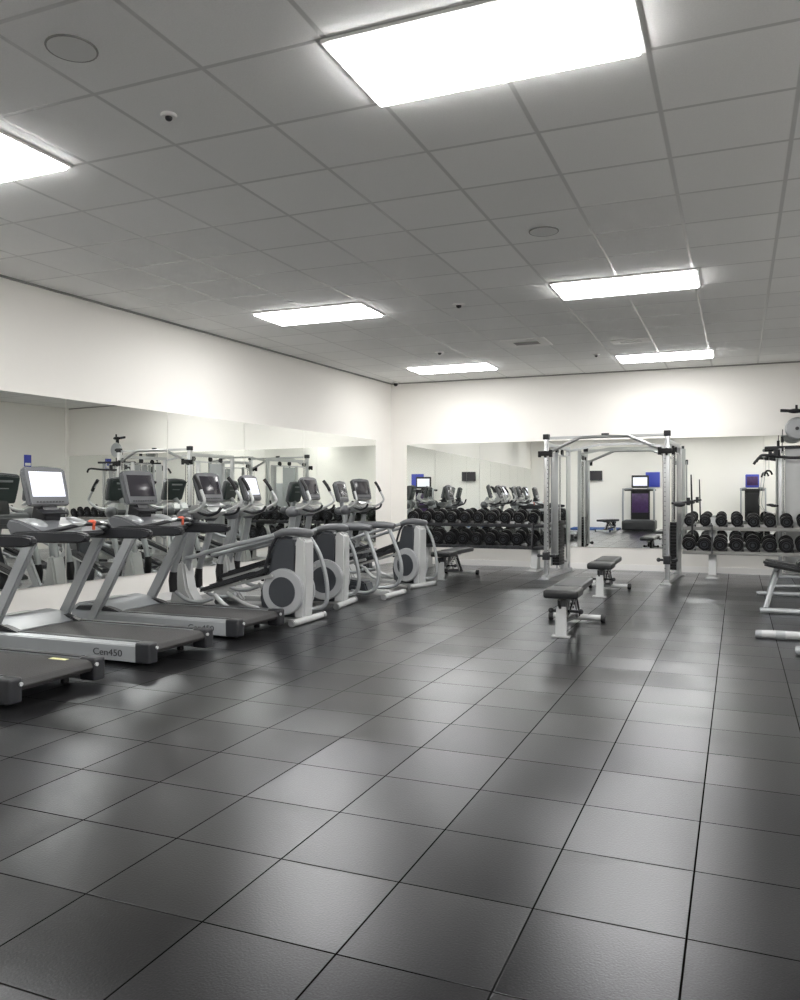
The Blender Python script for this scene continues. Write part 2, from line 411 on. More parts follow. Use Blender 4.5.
def make_treadmill():
    t = thing('treadmill', 'x', 'treadmill', group='treadmills facing the mirror wall')
    # side rails
    for s in (-1, 1):
        r = MB()
        r.prism([(s * .43, .03), (s * .43, .165), (s * .405, .19), (s * .335, .19), (s * .33, .03)], -.92, .72, bev=.006, axis='x')
        rail = r.build('side_rail', 'silver', t)
        r = MB(); r.box((-.1, s * .368, .193), (1.6, .062, .008), bev=.003); r.build('foot_strip', 'gvinyl', rail)
        if s == 1:
            tx = bpy.data.curves.new('model_text', 'FONT'); tx.body = 'Cen450'; tx.size = .078; tx.extrude = .0012; tx.align_x = 'LEFT'
            to = bpy.data.objects.new('tmp_text', tx); COL.objects.link(to)
            dg = bpy.context.evaluated_depsgraph_get(); dg.update()
            me = bpy.data.meshes.new_from_object(to.evaluated_get(dg)); COL.objects.unlink(to); bpy.data.objects.remove(to)
            me.materials.clear(); me.materials.append(M['ink'])
            for v in me.vertices: v.co.x *= 1.25
            o = bpy.data.objects.new('model_lettering', me); COL.objects.link(o); o.parent = rail
            o.location = (-.47, .4325, .07); o.rotation_euler = (PI / 2, 0, PI)
        e = MB(); e.box((-.985, s * .382, .11), (.15, .115, .17), bev=.022, seg=3)
        ec = e.build('end_cap', 'dark', t)
        e = MB(); e.cyl((-1.055, s * .345, .15), (-1.07, s * .345, .15), .014, seg=12); e.build('tension_bolt', 'light', ec)
    b = MB(); b.prism([(-1.03, .1), (-1.05, .13), (-1.03, .168), (-.99, .182), (.6, .182), (.6, .14), (-.98, .085)], -.325, .325, bev=.004)
    b.build('running_belt', 'belt', t)
    b = MB(); b.box((-.1, 0, .105), (1.6, .64, .05)); b.build('deck', 'black', t)
    st = MB(); st.box((-.78, -.26, .1832), (.16, .045, .0016)); st.build('warning_sticker', 'sticker', t)
    # motor hood
    h = MB(); h.prism([(.46, .185), (.5, .2), (.66, .262), (.86, .28), (1.0, .255), (1.07, .19), (1.08, .06), (.5, .06)], -.4, .4, bev=.02, seg=3)
    hd = h.build('motor_hood', 'hood', t)
    h = MB(); h.box((.84, 0, .284), (.12, .3, .006), rot=(0, .03, 0), bev=.003); h.build('hood_badge', 'light', hd)
    for s in (-1, 1):
        h = MB(); h.prism([(.4, .19), (.62, .19), (1.0, .19), (.95, .23), (.66, .25), (.52, .225)], s * .4 - .035 * s - .03, s * .4 - .035 * s + .055, bev=.008)
        h.build('hood_side_cover', 'dark', t)
        # uprights
        u = MB(); u.bar((.76, s * .415, .1), (.215, s * .415, 1.03), .055, .115, bev=.012, up=(1, 0, 0))
        u.build('upright', 'silver', t)
        g = MB()
        g.prism([(-.38, 1.005), (-.4, 1.04), (-.385, 1.07), (-.3, 1.085), (.15, 1.09), (.42, 1.075), (.5, 1.03), (.42, .99), (.1, .985), (-.3, .99)], s * .4 - .035, s * .4 + .035, bev=.014, seg=3)
        g.build('handrail', 'dark', t)
        f = MB(); f.cyl((-.8, s * .3, .04), (-.8, s * .3, .085), .018, seg=12); f.cyl((-.8, s * .3, 0), (-.8, s * .3, .04), .032, .028, seg=16, bev=.004)
        f.build('levelling_foot', 'black', t)
        f = MB(); f.cyl((.9, s * .3 - .02, .045), (.9, s * .3 + .02, .045), .045, seg=18, bev=.005); f.build('wheel', 'black', t)
    # console deck
    d = MB(); d.prism([(.12, 1.03), (.1, 1.06), (.22, 1.1), (.42, 1.17), (.56, 1.19), (.6, 1.13), (.54, 1.03), (.4, .99)], -.37, .37, bev=.02, seg=3)
    cd = d.build('control_deck', 'grey', t)
    d = MB()
    for s in (-1, 1): d.ball((.36, s * .24, 1.145), (.11, .085, .035), rot=(0, -.3, 0))
    d.build('cup_holder', 'silver', cd)
    d = MB(); d.box((.2, 0, 1.108), (.1, .2, .03), rot=(0, -.35, 0), bev=.01); d.build('keypad', 'light', cd)
    d = MB(); d.tube([(.2, -.36, 1.06), (.02, -.3, 1.1), (-.05, -.14, 1.135), (-.06, 0, 1.14), (-.05, .14, 1.135), (.02, .3, 1.1), (.2, .36, 1.06)], .02, seg=10)
    gr = d.build('front_grip', 'dark', t)
    for s in (-1, 1):
        d = MB(); d.tube([(-.055, s * .07, 1.14), (-.05, s * .14, 1.138), (-.02, s * .22, 1.123)], .0225, seg=10); d.build('pulse_sensor', 'steel', gr)
    d = MB(); d.ball((-.055, 0, 1.155), (.03, .045, .022)); d.box((-.075, 0, 1.12), (.014, .03, .07), bev=.005)
    d.build('stop_clip', 'red', gr)
    n = MB(); n.prism([(.42, 1.13), (.4, 1.2), (.47, 1.33), (.55, 1.33), (.58, 1.2), (.57, 1.12)], -.1, .1, bev=.015, seg=2)
    n.box((.42, 0, 1.245), (.1, .3, .02), rot=(0, -.4, 0), bev=.008)
    n.build('console_neck', 'dark', t)
    make_console_unit(t, .5, 1.475, .5, .36, .24)
    return t
T0 = make_treadmill()
T0.location = (-5.46, 5.75, 0); T0.rotation_euler.z = PI
T0['label'] = 'grey treadmill with a bright white lit screen, second from the left edge'
swap_later = []
T1 = copy_tree(T0, (-5.44, 4.36, 0), PI, 'nearest treadmill, cut by the left edge, only its belt end and one handrail in view')
T2 = copy_tree(T0, (-5.5, 7.08, 0), PI, 'grey treadmill with a dark screen, third from the left edge beside the elliptical trainers')
swap(T0, 'screen', 'lit')
for x in list(descend(T2, 'warning_sticker')) + list(descend(T0, 'warning_sticker')):
    bpy.data.objects.remove(x)

# ------------------------------------------------------------------ ellipticals
def make_elliptical(kind='housing'):
    t = thing('elliptical_trainer', 'x', 'elliptical', group='elliptical trainers facing the mirror wall')
    b = MB(); b.bar((-.78, 0, .06), (.85, 0, .06), .1, .06, bev=.012); b.build('base_beam', 'light', t)
    b = MB(); b.cyl((.8, -.3, .035), (.8, .3, .035), .033, seg=14, bev=.006); b.build('front_foot', 'grey', t)
    b = MB(); b.cyl((-.84, -.32, .04), (-.84, .33, .04), .036, seg=16, bev=.006)
    rf = b.build('rear_foot', 'light', t)
    for s in (-1, 1):
        b = MB(); b.cyl((-.84, s * .33, .04), (-.84, s * .37, .04), .041, seg=16, bev=.008); b.build('foot_cap', 'steel', rf)
    # front shell
    b = MB(); b.prism([(.5, .03), (.98, .03), (.92, .3), (.84, .62), (.76, .62), (.7, .3)], -.1, .1, bev=.025, seg=3); b.build('front_shell', 'light', t)
    # mast
    b = MB(); b.tube([(.8, 0, .5), (.74, 0, .8), (.66, 0, 1.1), (.56, 0, 1.28), (.52, 0, 1.34)], .045, rs=[.06, .055, .05, .045, .04]); b.build('mast', 'silver', t)
    make_console_unit(t, .47, 1.485, .44, .33, .28)
    b = MB(); b.prism([(.3, 1.2), (.5, 1.29), (.62, 1.28), (.66, 1.16), (.5, 1.12)], -.17, .17, bev=.02); b.box((.4, 0, 1.29), (.1, .34, .015), rot=(0, -.45, 0), bev=.005)
    b.build('console_tray', 'steel', t)
    for s in (-1, 1):
        y = s * .24
        b = MB(); b.ball((.62, y, 1.16), (.1, .085, .082)); b.cyl((.62, 0, 1.16), (.62, y, 1.16), .045)
        b.build('pivot_pod', 'grey', t)
        # swing arm
        b = MB(); b.tube([(.61, y, 1.1), (.66, y, .85), (.76, y, .6), (.79, y, .42)], .036, rs=[.045, .042, .038, .036])
        arm = b.build('swing_arm', 'silver', t)
        b = MB(); b.tube([(.78, y, .52), (.79, y, .42), (.78, y, .29)], .05, rs=[.043, .05, .045]); b.build('rubber_boot', 'black', arm)
        b = MB(); b.tube([(.6, y, 1.2), (.42, y * 1.3, 1.22), (.27, y * 1.5, 1.31), (.31, y * 1.45, 1.43), (.42, y * 1.35, 1.6)], .018, sub=6)
        hb = b.build('handlebar', 'light', t)
        b = MB(); b.tube([(.325, y * 1.44, 1.455), (.365, y * 1.4, 1.53), (.425, y * 1.348, 1.61)], .023); b.build('hand_grip', 'black', hb)
        b = MB(); b.tube([(.56, y * .6, 1.22), (.36, y * .75, 1.17), (.22, y * .8, 1.2), (.17, y * .75, 1.26)], .017); b.build('fixed_grip', 'dark', t)
        # linkage under the pedals
        lift = .0 if s > 0 else .12
        b = MB(); b.tube([(.78, y, .31), (.6, y, .21), (.42, y, .19), (.25, y * .9, .24)], .024); b.build('link_arm', 'silver', t)
        z0 = .3 + lift
        b = MB(); b.prism([(.42, z0), (.4, z0 + .05), (-.35, z0 + .27), (-.42, z0 + .3), (-.4, z0 + .24)], y * .75 - .075, y * .75 + .075, bev=.01)
        fp = b.build('footplate', 'dark', t)
        b = MB(); b.bar((.3, y * .75, z0 + .085), (-.25, y * .75, z0 + .248), .1, .012, bev=.004); b.build('foot_grip', 'black', fp)
        b = MB(); b.bar((.4, y * .75, z0 + .0), (-.5, y * .75, z0 + .22), .035, .035, bev=.006); b.build('pedal_rail', 'steel', t)
    b = MB(); b.tube([(.3, .12, .26), (.1, .16, .14), (-.1, .16, .09)], .025); b.tube([(.3, -.12, .26), (.1, -.16, .14), (-.1, -.16, .09)], .025); b.build('ramp_brace', 'light', t)
    if kind == 'housing':
        h = MB()
        h.prism([(-.32, .06), (-.27, .3), (-.4, .62), (-.48, .9), (-.56, .955), (-.72, .94), (-.76, .86), (-.74, .06)], -.11, .11, bev=.035, seg=3)
        h.ball((-.55, 0, .32), (.262, .125, .285), seg=28)
        hs = h.build('drive_housing', 'shell', t)
        h = MB(); h.prism([(-.72, .05), (-.71, .5), (-.73, .9), (-.78, .95), (-.86, .9), (-.86, .5), (-.845, .05)], -.1, .1, bev=.02, seg=3)
        h.build('rear_panel', 'light', hs)
        for s in (-1, 1):
            h = MB(); h.cyl((-.6, s * .1, .34), (-.6, s * .155, .34), .258, .25, seg=40, bev=.008); w = h.build('crank_disc', 'ring', t)
            h = MB(); h.cyl((-.6, s * .15, .34), (-.6, s * .163, .34), .165, seg=36, bev=.004); h.build('disc_centre', 'shell', w)
        # top cap and rails
        h = MB(); h.tube([(-.5, .16, .955), (-.6, .14, .99), (-.72, .08, 1.0), (-.8, 0, .985), (-.8, -.1, .975), (-.72, -.24, .97), (-.55, -.3, .955)], .042, sub=6, rs=[.03, .04, .046, .048, .046, .042, .032])
        h.build('top_cap', 'grey', t)
        h = MB(); h.tube([(-.52, .17, .96), (-.1, .22, .86), (.3, .25, .76), (.42, .25, .72), (.6, .24, .68)], .026); h.build('side_rail', 'silver', t)
        h = MB(); h.tube([(-.56, -.3, .955), (-.1, -.27, .86), (.42, -.25, .72), (.6, -.24, .68)], .026); h.build('side_rail', 'silver', t)
        h = MB(); h.tube([(-.7, -.27, .94), (-.82, -.31, .72), (-.9, -.32, .42), (-.9, -.32, .2), (-.82, -.31, .12), (-.66, -.22, .1)], .025, sub=6)
        h.build('rear_loop', 'silver', t)
        h = MB(); h.tube([(-.33, .12, .45), (-.42, .125, .75), (-.52, .13, .93), (-.64, .12, .975)], .018); h.build('edge_trim', 'dark', t)
    else:
        for s in (-1, 1):
            y = s * .4
            h = MB(); h.tube([(.1, y * .9, .955), (-.1, y, .965), (-.5, y, .97), (-.68, y, .955)], .045, rs=[.028, .046, .05, .04]); h.build('rail_pad', 'grey', t)
            h = MB(); h.tube([(.55, y * .6, .74), (.3, y * .8, .88), (.1, y * .9, .955)], .026); h.build('side_rail', 'silver', t)
            h = MB(); h.tube([(-.58, y, .94), (-.68, y, .72), (-.78, y, .42), (-.76, y, .2), (-.66, y, .1), (-.45, y * .8, .08), (-.3, y * .5, .08)], .027, sub=6); h.build('rear_loop', 'silver', t)
        for k in range(3):
            h = MB(); h.bar((-.3 + .2 * k, -.2, .12 + .05 * k), (-.3 + .2 * k, .2, .12 + .05 * k), .1, .05, bev=.01); h.build('base_cover', 'shell', t)
        h = MB(); h.prism([(-.5, .07), (-.45, .2), (.3, .3), (.5, .1)], -.12, .12, bev=.02); h.build('drive_housing', 'shell', t)
    return t
E0 = make_elliptical()
E0.location = (-5.2, 7.88, 0); E0.rotation_euler.z = PI
E0['label'] = 'elliptical trainer with a dark screen, nearest the treadmills, disc facing the aisle'
E1 = copy_tree(E0, (-5.4, 9.12, 0), PI + .13, 'elliptical trainer with a bright lit screen, second of the ones with round discs')
swap(E1, 'screen', 'lit')
E2 = copy_tree(E0, (-5.14, 11.68, 0), PI - .2, 'farthest elliptical trainer with a round disc, next to the dumbbell rack')
F0 = make_elliptical('open')
F0.location = (-5.2, 10.3, 0); F0.rotation_euler.z = PI
F0['label'] = 'open backed elliptical trainer with two bare tube loops at its rear and no disc'
E2.scale = (.88, 1, 1)
# upright bike behind
def make_bike():
    t = thing('exercise_bike', 'compact exercise bike with a grey screen squeezed behind the farthest elliptical trainer', 'exercise bike', (-5.9, 12.6, 0), PI)
    b = MB(); b.bar((-.4, 0, .06), (.5, 0, .06), .1, .06, bev=.01); b.cyl((.5, -.25, .04), (.5, .25, .04), .035); b.cyl((-.42, -.25, .04), (-.42, .25, .04), .035); b.build('base', 'light', t)
    b = MB(); b.prism([(-.15, .08), (.4, .08), (.45, .5), (.3, .75), (.1, .6), (-.1, .5)], -.1, .1, bev=.03, seg=3); b.build('drive_housing', 'shell', t)
    b = MB(); b.tube([(.3, 0, .7), (.36, 0, 1.), (.42, 0, 1.3)], .04); b.build('mast', 'silver', t)
    b = MB(); b.tube([(-.08, 0, .5), (-.2, 0, .88)], .035); b.build('seat_post', 'steel', t)
    b = MB(); b.prism([(-.36, -.12), (-.36, .12), (-.22, .12), (.02, .03), (.02, -.03), (-.22, -.12)], .88, .95, bev=.015, axis='z'); b.build('saddle', 'black', t)
    for s in (-1, 1):
        b = MB(); b.ball((.36, s * .2, 1.13), (.09, .08, .07)); b.build('grip_pod', 'grey', t)
        b = MB(); b.tube([(.36, s * .2, 1.14), (.15, s * .25, 1.18), (.08, s * .25, 1.3)], .018); b.build('handlebar', 'dark', t)
        b = MB(); b.bar((.1, s * .13, .32), (.1 + s * .14, s * .13, .28), .03, .02); b.box((.1 + s * .14, s * .19, .28), (.1, .09, .025), bev=.006); b.build('pedal', 'dark', t)
    make_console_unit(t, .42, 1.45, .38, .36, .25)
make_bike()

# ------------------------------------------------------------------ cable crossover
def make_cable():
    t = thing('cable_crossover', 'large silver cable crossover machine with two towers joined by bent top bars', 'gym machine', (-1.95, 14.2, 0), -.06)
    W = .97; H = 2.37
    for s in (-1, 1):
        x = s * W
        tw = MB()
        tw.box((x, -.72, H / 2 + .02), (.075, .07, H - .04), bev=.01)
        up = tw.build('front_post', 'steel', t)
        h = MB()
        for k in range(24): h.cyl((x - s * .03, -.757, .25 + k * .075), (x - s * .03, -.752, .25 + k * .075), .008, seg=8)
        h.build('pin_holes', 'ink', up)
        b = MB(); b.cyl((x - s * .0, -.6, .1), (x, -.6, 2.2), .019); b.build('guide_tube', 'chrome', t)
        b = MB(); b.box((x, .72, 1.14), (.07, .07, 2.28), bev=.01); b.build('rear_post', 'steel', t)
        b = MB(); b.bar((x, -.86, .035), (x, .85, .035), .1, .06, bev=.01); b.box((x, -.86, .012), (.17, .14, .022), bev=.004); b.box((x, .8, .012), (.17, .14, .022), bev=.004); b.build('base_rail', 'steel', t)
        b = MB(); b.bar((x, -.76, 2.24), (x, .76, 2.24), .07, .07, bev=.01); b.bar((x, -.6, 2.1), (x, .6, 2.1), .03, .03); b.build('top_rail', 'steel', t)
        # stacks
        st = MB()
        for k in range(15): st.box((x, .05, .2 + k * .052), (.12, .36, .046), bev=.006)
        wk = st.build('weight_stack', 'black', t)
        b = MB(); b.cyl((x, -.05, .12), (x, -.05, 2.1), .013); b.cyl((x, .15, .12), (x, .15, 2.1), .013); b.build('guide_rods', 'chrome', wk)
        b = MB(); b.box((x + s * .075, .05, 1.12), (.012, .44, 1.9), bev=.005); b.build('shroud', 'silver', t)
        b = MB(); b.box((x - s * .06, -.38, 1.25), (.1, .03, 1.75), bev=.006); b.build('front_panel', 'steel', t); b = MB(); b.box((x - s * .072, .44, 1.15), (.012, .2, 1.9), bev=.004); b.build('inner_panel', 'steel', t)
        # carriage low
        b = MB(); b.box((x, -.73, .38), (.11, .12, .13), bev=.012); b.cyl((x - s * .13, -.73, .38), (x + s * .13, -.73, .38), .02); b.ball((x - s * .13, -.73, .38), .034); b.ball((x + s * .13, -.73, .38), .03)
        b.build('pulley_carriage', 'dark', t)
        # pulleys top
        for (yy, zz) in ((-.6, 2.16), (-.05, 2.17), (.3, 2.15)):
            b = MB(); b.cyl((x - .016, yy, zz), (x + .016, yy, zz), .058, seg=20, bev=.004); b.build('top_pulley', 'black', t)
        b = MB(); b.cyl((x - .016, -.78, 2.08), (x + .016, -.78, 2.08), .058, seg=20, bev=.004); b.box((x, -.8, 2.09), (.17, .07, .08), bev=.01); b.cyl((x - s * .1, -.82, 2.03), (x - s * .1, -.82, 2.15), .03)
        b.cyl((x + s * .1, -.78, 2.03), (x + s * .1, -.78, 2.13), .028)
        b.build('front_pulley_block', 'black', t)
        b = MB(); b.tube([(x - s * .06, -.78, .42), (x - s * .055, -.78, 1.2), (x - s * .06, -.78, 2.05)], .005, seg=6); b.tube([(x + s * .02, -.05, 1.0), (x + s * .02, -.05, 2.1)], .005, seg=6)
        b.build('cable', 'cable', t)
        b = MB(); b.box((x, -.72, H + .0), (.1, .1, .09), bev=.012); b.build('post_cap', 'dark', t)
        b = MB(); b.bar((x, .3, .3), (x, .7, .16), .04, .05); b.box((x, .42, .13), (.1, .16, .13), bev=.01); b.build('rear_brace', 'steel', t)
    b = MB(); b.tube([(-W, -.74, 2.08), (-W + .08, -.76, 2.12), (-.45, -.8, 2.31), (-.32, -.8, 2.34), (.32, -.8, 2.34), (.45, -.8, 2.31), (W - .08, -.76, 2.12), (W, -.74, 2.08)], .026, sub=4)
    b.build('pull_up_bar', 'steel', t)
    b = MB(); b.bar((-W, -.7, H - .02), (W, -.7, H - .02), .045, .045, bev=.008); b.build('top_crossbeam', 'steel', t)
    b = MB(); b.bar((-W, .74, 2.2), (-.4, .74, 2.31), .04, .04); b.bar((-.4, .74, 2.31), (.4, .74, 2.31), .04, .04); b.bar((.4, .74, 2.31), (W, .74, 2.2), .04, .04); b.build('rear_crossbeam', 'steel', t)
    b = MB(); b.box((0, -.7, H + .01), (.12, .03, .05), bev=.006); b.build('badge', 'dark', t)
    # side handles out to the right
    b = MB(); b.tube([(W + .05, -.6, 1.27), (W + .2, -.62, 1.28), (W + .38, -.62, 1.3)], .02); b.cyl((W + .3, -.62, 1.24), (W + .3, -.62, 1.36), .03)
    b.ball((W + .17, -.62, 1.25), (.09, .05, .04)); b.build('side_handle', 'dark', t)
    b = MB(); b.tube([(W + .36, -.6, .78), (W + .35, -.6, 1.3), (W + .34, -.6, 1.72)], .016, rs=[.018, .015, .01]); b.build('hanging_bar', 'dark', t)
    return t
make_cable()

# ------------------------------------------------------------------ dumbbells and racks
def make_dumbbell(R, label, Lh=.1, seg=20):
    t = thing('dumbbell', label, 'dumbbell')
    b = MB(); b.cyl((0, -.09, 0), (0, .09, 0), .017, seg=10); b.build('handle', 'chrome', t)
    for s in (-1, 1):
        b = MB(); b.cyl((0, s * .07, 0), (0, s * (.07 + Lh), 0), R, seg=seg, bev=R * .16)
        hd = b.build('head', 'black', t)
        b = MB(); b.torus((0, s * (.07 + Lh + .001), 0), (0, 1, 0), R * .55, .004, seg=20, rs=6); b.cyl((0, s * (.07 + Lh), 0), (0, s * (.07 + Lh + .004), 0), R * .28, seg=14); b.build('end_badge', 'shell', hd)
    return t
def make_rack(loc, x0, x1, legs, label, pitch, rz=0):
    t = thing('dumbbell_rack', label, 'rack', loc, rz)
    for x in legs:
        b = MB(); b.prism([(-.2, .0), (-.2, .03), (-.1, .06), (.08, .62), (.12, 1.02), (.18, 1.02), (.2, .06), (.26, .03), (.26, 0)], x - .06, x + .06, bev=.006, axis='x')
        b.box((x, .02, .012), (.2, .52, .022), bev=.004)
        lg = b.build('leg', 'light', t)
        b = MB(); b.bar((x, -.235, .42), (x, -.16, .9), .07, .03, bev=.004); b.build('post', 'dark', lg)
    for z in (.46, .86):
        yo = 0 if z < .6 else .1
        sh = MB(); sh.box(((x0 + x1) / 2, -.03 + yo, z), (x1 - x0, .34, .02), rot=(math.radians(12), 0, 0), bev=.004)
        s_ = sh.build('shelf', 'speaker' if x0 > -2 else 'dark', t)
        sh = MB(); sh.box(((x0 + x1) / 2, -.2 + yo, z - .025), (x1 - x0, .02, .06), bev=.004); sh.build('shelf_lip', 'speaker' if x0 > -2 else 'dark', s_)
        n = int((x1 - x0) / pitch)
        for k in range(n):
            sh = MB(); sh.box((x0 + .14 + k * pitch, -.03 + yo, z + .016), (.14, .2, .01), rot=(math.radians(12), 0, 0))
            for dx in (-.06, .06):
                sh.box((x0 + .14 + k * pitch + dx, -.03 + yo, z + .03), (.02, .22, .05), rot=(math.radians(12), 0, 0), bev=.004)
            sh.build('saddle', 'dark', s_)
    return t
make_rack((0, 14.83, 0), -6.0, -3.15, (-5.6, -3.46), 'long two tier dumbbell rack left of the cable crossover machine', .262)
make_rack((0, 14.75, 0), -.87, 2.2, (-.4, 1.75), 'long two tier dumbbell rack right of the cable crossover machine', .249)
ords2 = ords
D_A = None
def row(x0, dx, n, y, z, R0, R1, side, tier, Lh):
    global D_A
    for k in range(n):
        R = R0 + (R1 - R0) * k / max(n - 1, 1)
        lb = '%s black dumbbell from the left, %s tier of the %s hand rack' % (ords2[k], tier, side)
        if k == 0: D = make_dumbbell(R, lb, Lh); D_A = D; R_A = R
        else: D = copy_tree(D_A, (0, 0, 0), None, lb)
        D.location = (x0 + k * dx, y, z); D['group'] = 'dumbbells on the %s tier of the %s rack' % (tier, side)
        j = random.uniform(-.03, .03)
        D.rotation_euler = (math.radians(12) , 0, j); sc = R / R_A; D.scale = (sc, 1, sc)
row(-5.84, .262, 11, 14.78, .615, .12, .112, 'left', 'lower', .1)
row(-5.84, .262, 11, 14.88, 1.005, .112, .1, 'left', 'upper', .085)
row(-.77, .249, 12, 14.7, .605, .108, .118, 'right', 'lower', .09)
row(-.76, .249, 12, 14.8, .985, .088, .105, 'right', 'upper', .065)

# ------------------------------------------------------------------ benches (long axis y, front at -y)
def make_bench():
    t = thing('weight_bench', 'x', 'bench', group='adjustable weight benches')
    b = MB(); b.box((0, -.44, .425), (.34, .42, .085), bev=.03, seg=3); b.build('seat', 'vinyl', t)
    b = MB(); b.box((0, .26, .435), (.3, .96, .075), bev=.028, seg=3); b.build('backrest', 'gvinyl', t)
    b = MB(); b.prism([(-.075, 0), (.075, 0), (.075, .02), (.052, .024), (.05, .2), (.045, .3), (-.045, .3), (-.05, .2), (-.052, .024), (-.075, .02)], -.62, -.56, bev=.004)
    f = b.build('front_foot', 'light', t)
    b = MB(); b.box((0, -.592, .012), (.18, .1, .022), bev=.004); b.build('foot_plate', 'steel', f)
    b = MB(); b.box((0, -.5, .29), (.08, .16, .16), bev=.01); b.build('front_bracket', 'dark', t)
    b = MB(); b.bar((0, -.58, .16), (0, .48, .07), .06, .05, bev=.01); b.build('spine', 'dark', t)
    b = MB(); b.bar((0, -.36, .38), (0, .4, .38), .05, .05, bev=.008); b.bar((0, -.3, .14), (0, -.12, .37), .05, .05, bev=.008); b.build('upper_frame', 'steel', t)
    b = MB(); b.bar((.03, .1, .36), (.05, .3, .1), .035, .05, bev=.006); b.build('ladder_arm', 'black', t)
    for s in (-1, 1):
        b = MB(); b.bar((s * .06, -.5, .2), (s * .07, -.1, .38), .014, .035, bev=.003); b.build('side_strut', 'chrome', t)
        b = MB(); b.bar((s * .05, -.05, .36), (s * .05, .22, .1), .016, .04, bev=.003); b.build('side_strut', 'steel', t)
    b = MB(); b.tube([(.0, -.66, .3), (0, -.7, .33), (0, -.72, .38)], .014); b.build('lift_handle', 'black', t)
    b = MB(); b.cyl((-.14, -.3, .22), (.14, -.3, .22), .014); b.ball((-.15, -.3, .22), .028); b.ball((.15, -.3, .22), .028); b.build('adjuster_knob', 'dark', t)
    b = MB(); b.box((0, -.557, .23), (.07, .02, .05), bev=.004); b.build('foot_label', 'ink', t)
    b = MB()
    for k in range(5): b.cyl((-.07, -.28 + .07 * k, .22 + .03 * k), (.07, -.28 + .07 * k, .22 + .03 * k), .012, seg=8)
    b.build('adjuster_pegs', 'chrome', t)
    b = MB(); b.cyl((-.26, .5, .05), (.26, .5, .05), .032, seg=14, bev=.005); rb = b.build('rear_bar', 'light', t)
    for s in (-1, 1):
        b = MB(); b.cyl((s * .26, .5, .045), (s * .31, .5, .045), .045, seg=16, bev=.006); b.build('wheel', 'black', rb)
    return t
B0 = make_bench(); B0.location = (-1.63, 8.6, 0); B0.rotation_euler.z = .04
B0['label'] = 'nearest weight bench with a dark padded top standing alone on the floor'
copy_tree(B0, (-1.76, 11.95, 0), .02, 'weight bench just in front of the cable crossover machine')
copy_tree(B0, (-4.2, -.75, 0), .3, 'weight bench beside the rear wall, seen only as a reflection')
copy_tree(B0, (-4.5, 13.2, 0), .0, 'weight bench in front of the left dumbbell rack beside the farthest elliptical')

# right side bench with tubular frame
def make_roman():
    t = thing('back_extension_bench', 'tubular framed bench with a dark oval pad at the right edge', 'bench', (0, 0, 0))
    for yy in (10.57, 12.4):
        b = MB(); b.tube([(.24, yy, .035), (.6, yy, .035), (1.35, yy, .035)], .032); b.build('floor_bar', 'silver', t)
    b = MB(); b.tube([(.3, 10.57, .05), (.38, 10.95, .26), (.47, 11.3, .47)], .03); b.tube([(.4, 12.4, .05), (.42, 11.9, .28), (.44, 11.1, .5)], .028); b.build('left_legs', 'silver', t)
    b = MB(); b.tube([(1.25, 10.57, .05), (1.2, 11.2, .45)], .03); b.tube([(1.25, 12.4, .05), (1.15, 11.3, .5)], .028); b.tube([(.7, 10.57, .05), (.75, 10.62, .3), (1.3, 10.9, .42)], .022); b.tube([(.42, 11.6, .22), (1.2, 11.6, .24)], .024)
    b.build('cross_frame', 'silver', t)
    b = MB(); b.prism([(-.58, 0), (-.52, -.1), (-.4, -.16), (.5, -.17), (.55, 0), (.5, .17), (-.4, .16), (-.52, .1)], -.045, .045, bev=.03, seg=3, axis='z')
    bmesh.ops.transform(b.bm, matrix=Matrix.Translation((.85, 11.2, .47)) @ Euler((0, .16, .0)).to_matrix().to_4x4(), verts=b.bm.verts)
    b.build('pad', 'vinyl', t)
    b = MB(); b.cyl((.72, 11.0, .55), (.72, 11.3, .55), .05, bev=.01); b.cyl((.95, 10.9, .68), (.95, 11.3, .68), .06, bev=.01); b.bar((.9, 11.1, .5), (.95, 11.1, .68), .03, .03); b.build('ankle_rollers', 'black', t)
make_roman()
def make_row_machine():
    t = thing('seated_row_machine', 'pale tube foot of a machine cut by the right edge, nearest the camera', 'gym machine', (0, 0, 0))
    b = MB(); b.tube([(.2, 8.71, .045), (.4, 8.71, .045), (.6, 8.71, .045), (1.5, 8.71, .045)], .04, rs=[.036, .042, .04, .04]); b.build('floor_foot', 'light', t)
    b = MB(); b.tube([(.5, 7.9, .04), (1.5, 7.9, .04)], .036); b.build('floor_foot', 'light', t)
    for (xa, xb, yy, rr) in ((.155, .22, 8.71, .041), (.33, .43, 8.71, .046), (.46, .52, 7.9, .041)):
        b = MB(); b.cyl((xa, yy, .042), (xb, yy, .042), rr, bev=.008); b.build('foot_cap', 'silver', t)
    b = MB(); b.bar((1.1, 7.9, .07), (1.1, 8.71, .07), .08, .06, bev=.01); b.bar((1.1, 8.3, .07), (1.3, 8.3, .5), .06, .06); b.bar((1.3, 8.3, .1), (2.3, 8.3, .1), .07, .06); b.build('frame', 'steel', t)
    b = MB(); b.box((1.3, 8.3, .5), (.4, .34, .07), bev=.03, seg=3); b.build('seat', 'vinyl', t)
    b = MB(); b.box((2.3, 8.3, .95), (.3, .5, 1.7), bev=.02); b.build('weight_tower', 'silver', t)
make_row_machine()

